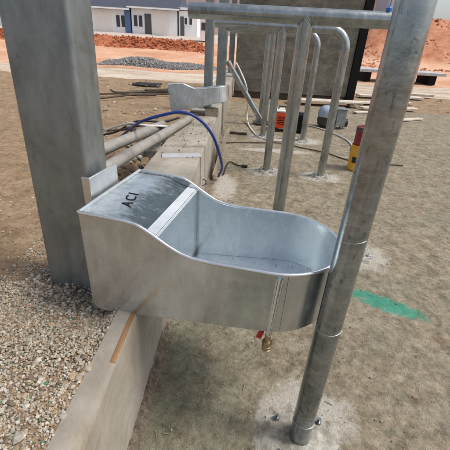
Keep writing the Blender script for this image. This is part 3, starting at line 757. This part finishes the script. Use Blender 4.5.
# wires and rubble left of the wall
q = MB()
for pts in ([(-2.05, 4.6, .20), (-1.6, 4.2, .24), (-1.15, 3.6, .40), (-.86, 3.3, .53), (-.66, 3.4, .50)], [(-1.9, 3.9, .2), (-1.3, 3.7, .33), (-.95, 3.5, .52), (-.72, 3.7, .49), (-.60, 4.0, .48)]):
    q.tube(smooth_path(pts, 8), .011, 8)
tag(q.build('loose_wires', 'black_rubber', smooth=60), 'black loose wires lying over the pipes on the low wall', 'wires')
q = MB()
for pts in ([(-1.6, 4.0, .23), (-1.05, 3.45, .50), (-.80, 3.25, .545), (-.60, 3.5, .49)],):
    q.tube(smooth_path(pts, 8), .010, 8)
tag(q.build('pale_wire', 'white_hose', smooth=60), 'pale wire lying over the pipes beside the blue hose', 'wire')
q = MB()
for i in range(330):
    y = rnd.uniform(2.2, 4.4); x = wall_right(y)-.36-abs(rnd.gauss(0, .28)); q.rock((x, y, hgt(x, y)+rnd.uniform(0, .16)*math.exp(-abs(x-wall_right(y)+.36)*3)), abs(rnd.gauss(.02, .018))+.012)
for i in range(130):
    y = rnd.uniform(2.6, 4.2); x = wall_right(y)-rnd.uniform(.02, .34); q.rock((x, y, .463), abs(rnd.gauss(.004, .004))+.002)
tag(q.build('rubble', 'rubble_stones', smooth=0), 'stone rubble and mortar lumps piled along the wall by the pipes', 'rubble', kind='stuff')
for (x, y, z, r_, lab) in ((-1.02, 3.55, .47, .085, 'pale rounded stone beside the pipes under the blue hose'), (-.60, 3.60, .49, .055, 'pinkish stone on the wall top near the long pipe end')):
    q = MB(); q.rock((x, y, z-.02), r_, .8); o = q.build('stone', 'house_pink' if r_ < .06 else 'cement_grout', smooth=0); tag(o, lab, 'stone')
    md = o.modifiers.new('round', 'SUBSURF'); md.levels = md.render_levels = 2

# ------------------------------------------------------------------ things on the passage floor
gn = empty('generator', (.70, 5.72, 0), 'orange machine with a white lid behind the hoop legs', 'machine', None, R(-6))
b = MB(); b.box((.10, .14, .185), (.20, .28, .25)); b.build('side_panel', 'orange_paint', gn, bevel=.018, seg=3)
b = MB()
for k in range(5): b.box((.10, -.002, .13+.028*k), (.12, .006, .010))
b.build('vent', 'black_steel', gn)
b = MB(); b.box((.10, .14, .325), (.205, .285, .028)); b.build('lid', 'white_plastic', gn, bevel=.008)
b = MB(); b.tube([(.04, .14, .338), (.05, .14, .385), (.15, .14, .385), (.16, .14, .338)], .011, 8); b.build('handle', 'black_rubber', gn)
b = MB(); b.box((.36, .14, .17), (.30, .27, .25)); b.tube([(.52, .05, .03), (.52, .05, .30), (.52, .24, .30), (.52, .24, .03)], .012, 8); b.build('engine', 'black_steel', gn, bevel=.02)
for x in (.04, .46):
    b = MB(); b.box((x, .14, .03), (.05, .26, .06)); b.build('foot', 'black_rubber', gn, bevel=.006)
cm = empty('compressor', (1.73, 6.28, 0), 'small motor with a pale blue domed hood and grey box by the wall panel', 'machine')
b = MB(); b.lathe([(.10, .02), (.135, .05), (.15, .13), (.14, .20), (.12, .22)], (-.06, .04, 0), 24); b.build('motor', 'brown_casting', cm)
b = MB(); b.lathe([(.152, .19), (.150, .27), (.125, .33), (.08, .365), (.02, .375)], (-.06, .04, 0), 24); b.build('hood', 'pale_blue_paint', cm)
b = MB(); b.box((.155, .0, .20), (.17, .22, .27), (0, 0, .12)); b.box((.155, 0, .345), (.21, .25, .018), (0, 0, .12)); b.build('control_box', 'grey_paint', cm, bevel=.006)
for x, y in ((.09, -.08), (.23, -.06), (.09, .1), (.23, .1)):
    b = MB(); b.box((x, y, .035), (.025, .025, .07)); b.build('leg', 'grey_paint', cm)
b = MB(); b.lathe([(.07, 0), (.07, .05)], (0, 0, 0), 18); o = b.build('wheel', 'black_rubber', cm); o.rotation_euler = (0, R(90), 0); o.location = (.27, .03, .10)
tin = empty('paint_tin', (1.53, 4.02, 0), 'yellow paint tin with a black label on the floor, under the maroon one', 'tin', 'stacked paint tins')
def can(par, c, rad, hgt_, mat):
    b = MB(); b.lathe([(rad*.95, 0), (rad, .006), (rad, .02), (rad*.985, .025), (rad*.985, hgt_-.02), (rad, hgt_-.014), (rad, hgt_), (rad*.9, hgt_), (rad*.88, hgt_-.012)], c, 28); return b.build('body', mat, par)
can(tin, (0, 0, 0), .105, .30, 'yellow_paint')
b = MB()
for k, (z0, z1, a0, a1) in enumerate(((.10, .17, 212, 300),)):
    vs = []
    for i in range(13):
        a = R(a0+(a1-a0)*i/12); vs += [(.1055*math.cos(a), .1055*math.sin(a), z0), (.1055*math.cos(a), .1055*math.sin(a), z1)]
    b.add(vs, [(2*i, 2*i+2, 2*i+3, 2*i+1) for i in range(12)])
b.build('label', 'black_rubber', tin)
tn2 = empty('paint_tin', (1.535, 4.02, .302), 'maroon paint tin with a dark open rim, stacked on the yellow one', 'tin', 'stacked paint tins')
can(tn2, (0, 0, 0), .098, .20, 'maroon_paint')
b = MB(); b.tube([(.098*math.cos(R(a)), .098*math.sin(R(a)), .197) for a in range(0, 360, 15)], .007, 8, closed=True); b.lathe([(.099, .155), (.0995, .185)], (0, 0, 0), 28); b.build('rim', 'tin_rim', tn2)

# ------------------------------------------------------------------ left middle distance: timber, cables, sheet
q = MB(); q.bar((-2.15, 8.95, .06), (-1.45, 9.35, .07), .16, .07); tag(q.build('timber_beam', 'dark_timber', bevel=.004), 'dark timber beam lying on the earth left of the far trough', 'timber')
q = MB(); q.bar((-2.55, 8.9, .05), (-1.95, 9.2, .06), .09, .03); tag(q.build('plank', 'grey_wood'), 'grey plank lying on the earth beside the dark beam', 'plank')
q = MB()
N = 12; vs = [(-2.75+.75*i/N+.05*noise.noise(Vector((i, j, 5))), 9.9+.45*j/6, .06+.09*abs(noise.noise(Vector((i*.6, j*.7, 2))))) for j in range(7) for i in range(N+1)]
q.add(vs, [(j*(N+1)+i, j*(N+1)+i+1, (j+1)*(N+1)+i+1, (j+1)*(N+1)+i) for j in range(6) for i in range(N)])
o = q.build('crumpled_sheet', 'black_rubber', smooth=180); tag(o, 'crumpled black plastic sheet on the earth behind the dark beam', 'sheet')
so_ = o.modifiers.new('thick', 'SOLIDIFY'); so_.thickness = .006
q = MB()
for pts in ([(-3.4, 7.2, .03), (-2.9, 7.5, .04), (-2.3, 8.2, .06), (-1.9, 8.6, .05), (-1.4, 8.8, .05)], [(-3.3, 8.0, .03), (-2.7, 8.4, .04), (-2.2, 8.3, .04), (-1.8, 8.5, .05)], [(-3.0, 8.9, .04), (-2.8, 8.6, .04), (-2.5, 8.65, .04), (-2.1, 8.9, .05)]):
    q.tube(smooth_path(pts, 8), .020, 8)
tag(q.build('cable', 'dark_timber', smooth=60), 'dark cables snaking over the brown earth beyond the low wall', 'cable')
q = MB(); q.box((-.80, 9.4, .10), (.35, .18, .16), (0, 0, .3)); tag(q.build('timber_block', 'orange_wood', bevel=.01), 'brown timber block on the earth right behind the far trough', 'timber')
sc_ = MB()
for i in range(900):
    y = rnd.uniform(2.6, 11); x = rnd.uniform(-.5-.38*y, wall_right(y)-.5) if rnd.random() < .8 else rnd.uniform(1.2+.25*y, 2+.5*y)
    sc_.rock((x, y, hgt(x, y)), abs(rnd.gauss(0, .018))+.006)
tag(sc_.build('earth_debris', 'rubble_stones', smooth=0), kind='stuff')

# ------------------------------------------------------------------ right middle distance
pb = (((3.3, 8.15, .03), (1.3, .16, .03), .35), ((3.75, 8.7, .05), (1.5, .2, .035), .22), ((4.0, 9.6, .05), (1.6, .25, .04), .30), ((4.5, 10.6, .09), (1.9, .3, .05), .1), ((5.2, 11.2, .13), (1.6, .22, .06), -.1), ((3.55, 7.4, .025), (1.1, .12, .03), .5))
pl_ = ['pale plank on the ground nearest the black panel edge', 'pale plank second from the black panel edge', 'wide pale plank on the ground beyond the panel', 'broad pale plank in front of the grey slab', 'short pale plank beside the broad one', 'narrow pale plank nearest to the paint tins']
for (c, dm, a), lab in zip(pb, pl_):
    q = MB(); q.box(c, dm, (0, 0, a)); tag(q.build('plank', 'pale_board', bevel=.004), lab, 'plank', 'pale planks on the ground right of the panel')
tl2 = empty('flat_trailer', (6.1, 14.4, hgt(6.1, 14.4)), 'long flat grey slab on dark supports at the foot of the orange bank', 'trailer')
b = MB(); b.box((0, 0, .36), (3.2, 1.2, .10)); b.build('deck', 'trailer_grey', tl2, bevel=.01)
for x in (-1.2, 0, 1.2):
    b = MB(); b.box((x, 0, .155), (.25, 1.0, .31)); b.build('support', 'black_steel', tl2)
bg_ = empty('grey_building', (17.5, 46, hgt(17.5, 46)-.2), 'far grey block building above the orange bank, left of the post', 'building')
b = MB(); b.box((0, 0, 4), (3.0, 4, 9.0)); b.build('wall', 'grey_facade', bg_)
for z in (3.5, 5.5, 7.2):
    for x in (-.8, .8):
        b = MB(); b.box((x, -2.0, z), (.7, .06, .9)); b.build('window', 'window_dark', bg_)
pw = empty('pink_building', (13.2, 52, hgt(13.2, 52)-.2), 'far low pinkish building beside the black panel edge', 'building')
b = MB(); b.box((1.7, 0, 2.3), (7.0, 4, 4.6)); b.build('wall', 'house_pink', pw); b = MB(); b.box((1.7, 0, 4.7), (7.4, 4.4, .2)); b.build('roof', 'house_white', pw)

# ------------------------------------------------------------------ houses
HY = 45.0
def windw(par, x, z0, z1, w_):
    fm = MB(); t_ = .07
    fm.box((x, -.03, z1+t_/2), (w_+2*t_, .08, t_)); fm.box((x, -.03, z0-t_/2), (w_+2*t_, .08, t_)); fm.box((x-w_/2-t_/2, -.03, (z0+z1)/2), (t_, .08, z1-z0)); fm.box((x+w_/2+t_/2, -.03, (z0+z1)/2), (t_, .08, z1-z0))
    o = fm.build('window', 'house_white', par); p = MB(); p.box((x, -.015, (z0+z1)/2), (w_, .05, z1-z0)); p.build('pane', 'window_dark', o)
def house(name, x0, x1, z0, eave, label, roof, wins, doors, blues, creams, slope=.012, mat='house_white'):
    e = empty(name, (x0, HY, z0), label, 'house', 'white single storey houses', 0)
    L = x1-x0; h_ = eave-z0
    b = MB(); b.box((L/2, 3.5, h_/2-.6), (L, 7, h_+1.2)); b.build('wall', mat, e)
    if roof:
        b = MB(); ov = .35
        b.add([(-ov, -.6, h_+.02), (L+ov, -.6, h_+.02), (L+ov, 3.6, h_+2.0), (-ov, 3.6, h_+2.0), (-ov, 7.6, h_+.02), (L+ov, 7.6, h_+.02), (-ov, -.6, h_-.10), (L+ov, -.6, h_-.10), (-ov, 7.6, h_-.10), (L+ov, 7.6, h_-.10)],
              [(0, 1, 2, 3), (3, 2, 5, 4), (6, 7, 1, 0), (4, 5, 9, 8), (0, 3, 4, 8, 6), (1, 7, 9, 5, 2), (6, 8, 9, 7)])
        r_ = b.build('roof', 'roof_navy', e, smooth=0)
        b = MB(); b.box((L/2, -.64, h_-.04), (L+.7, .06, .16)); b.build('fascia', 'house_white', r_)
    else:
        b = MB(); b.box((L/2, 3.5, h_+.20), (L+.3, 7.3, .25)); b.build('roof', 'house_white', e)
    for x, za, zb2, w_ in wins: windw(e, x-x0, za-z0, zb2-z0, w_)
    for x, w_, hh in doors:
        b = MB(); b.box((x-x0, -.02, hh/2-.1), (w_, .08, hh)); b.build('door', 'door_dark', e)
    for x, w_ in blues:
        b = MB(); b.box((x-x0, -.06, h_/2-.4), (w_, .16, h_+.7)); b.build('pilaster', 'house_blue', e)
    for x, w_ in creams:
        b = MB(); b.box((x-x0, -.012, h_/2-.3), (w_, .05, h_+.3)); b.build('panel', 'house_cream', e)
house('terrace_house', -27.5, -12.4, .75, 3.60, 'white house with navy roof, cream panel and twin windows next to the column', True, [(-13.55, 1.80, 2.95, .42), (-12.98+.0, 1.80, 2.95, .42), (-18.5, 1.8, 2.95, .6)], [(-20.5, 1.0, 2.1)], [(-12.45, .62), (-24, .6)], [(-15.2, 1.9)])
house('terrace_house', -12.0, -6.85, .9, 3.82, 'white house with navy roof, twin windows and dark doorway in the middle', True, [(-11.55, 1.95, 3.05, .42), (-10.98, 1.95, 3.05, .42)], [(-10.15, .75, 2.45)], [], [(-8.65, 1.8)])
house('terrace_house', -6.65, -4.55, 1.1, 3.75, 'white flat topped house with small windows, right of the navy roofs', False, [(-5.85, 2.45, 3.1, .32), (-5.3, 2.45, 3.1, .32)], [(-6.25, .45, 2.2)], [], [])
bk_ = empty('far_building', (-7.5, 62, 1.5), 'long pale pink and white building farther back above the flat topped house', 'building')
b = MB(); b.box((3, 0, 2.6), (13, 6, 5.2)); b.build('wall', 'house_pink', bk_); b = MB(); b.box((3, 0, 5.35), (13.6, 6.6, .3)); b.build('roof', 'house_white', bk_)
for x in (-1.5, .5, 2.5, 4.5, 6.5):
    windw_ = MB(); windw_.box((x, -3.02, 3.2), (.8, .06, 1.2)); windw_.build('window', 'window_dark', bk_)
wv = empty('site_hut', (-2.75, 36, hgt(-2.75, 36)), 'small white site hut half hidden behind the thin column', 'hut')
b = MB(); b.box((0, 0, 1.0), (1.1, 2.0, 1.7)); b.build('wall', 'house_white', wv); b = MB(); b.box((0, 0, 1.91), (1.25, 2.2, .12)); b.build('roof', 'trailer_grey', wv); b = MB(); b.box((-.2, -1.01, 1.2), (.45, .05, .6)); b.build('window', 'window_dark', wv)
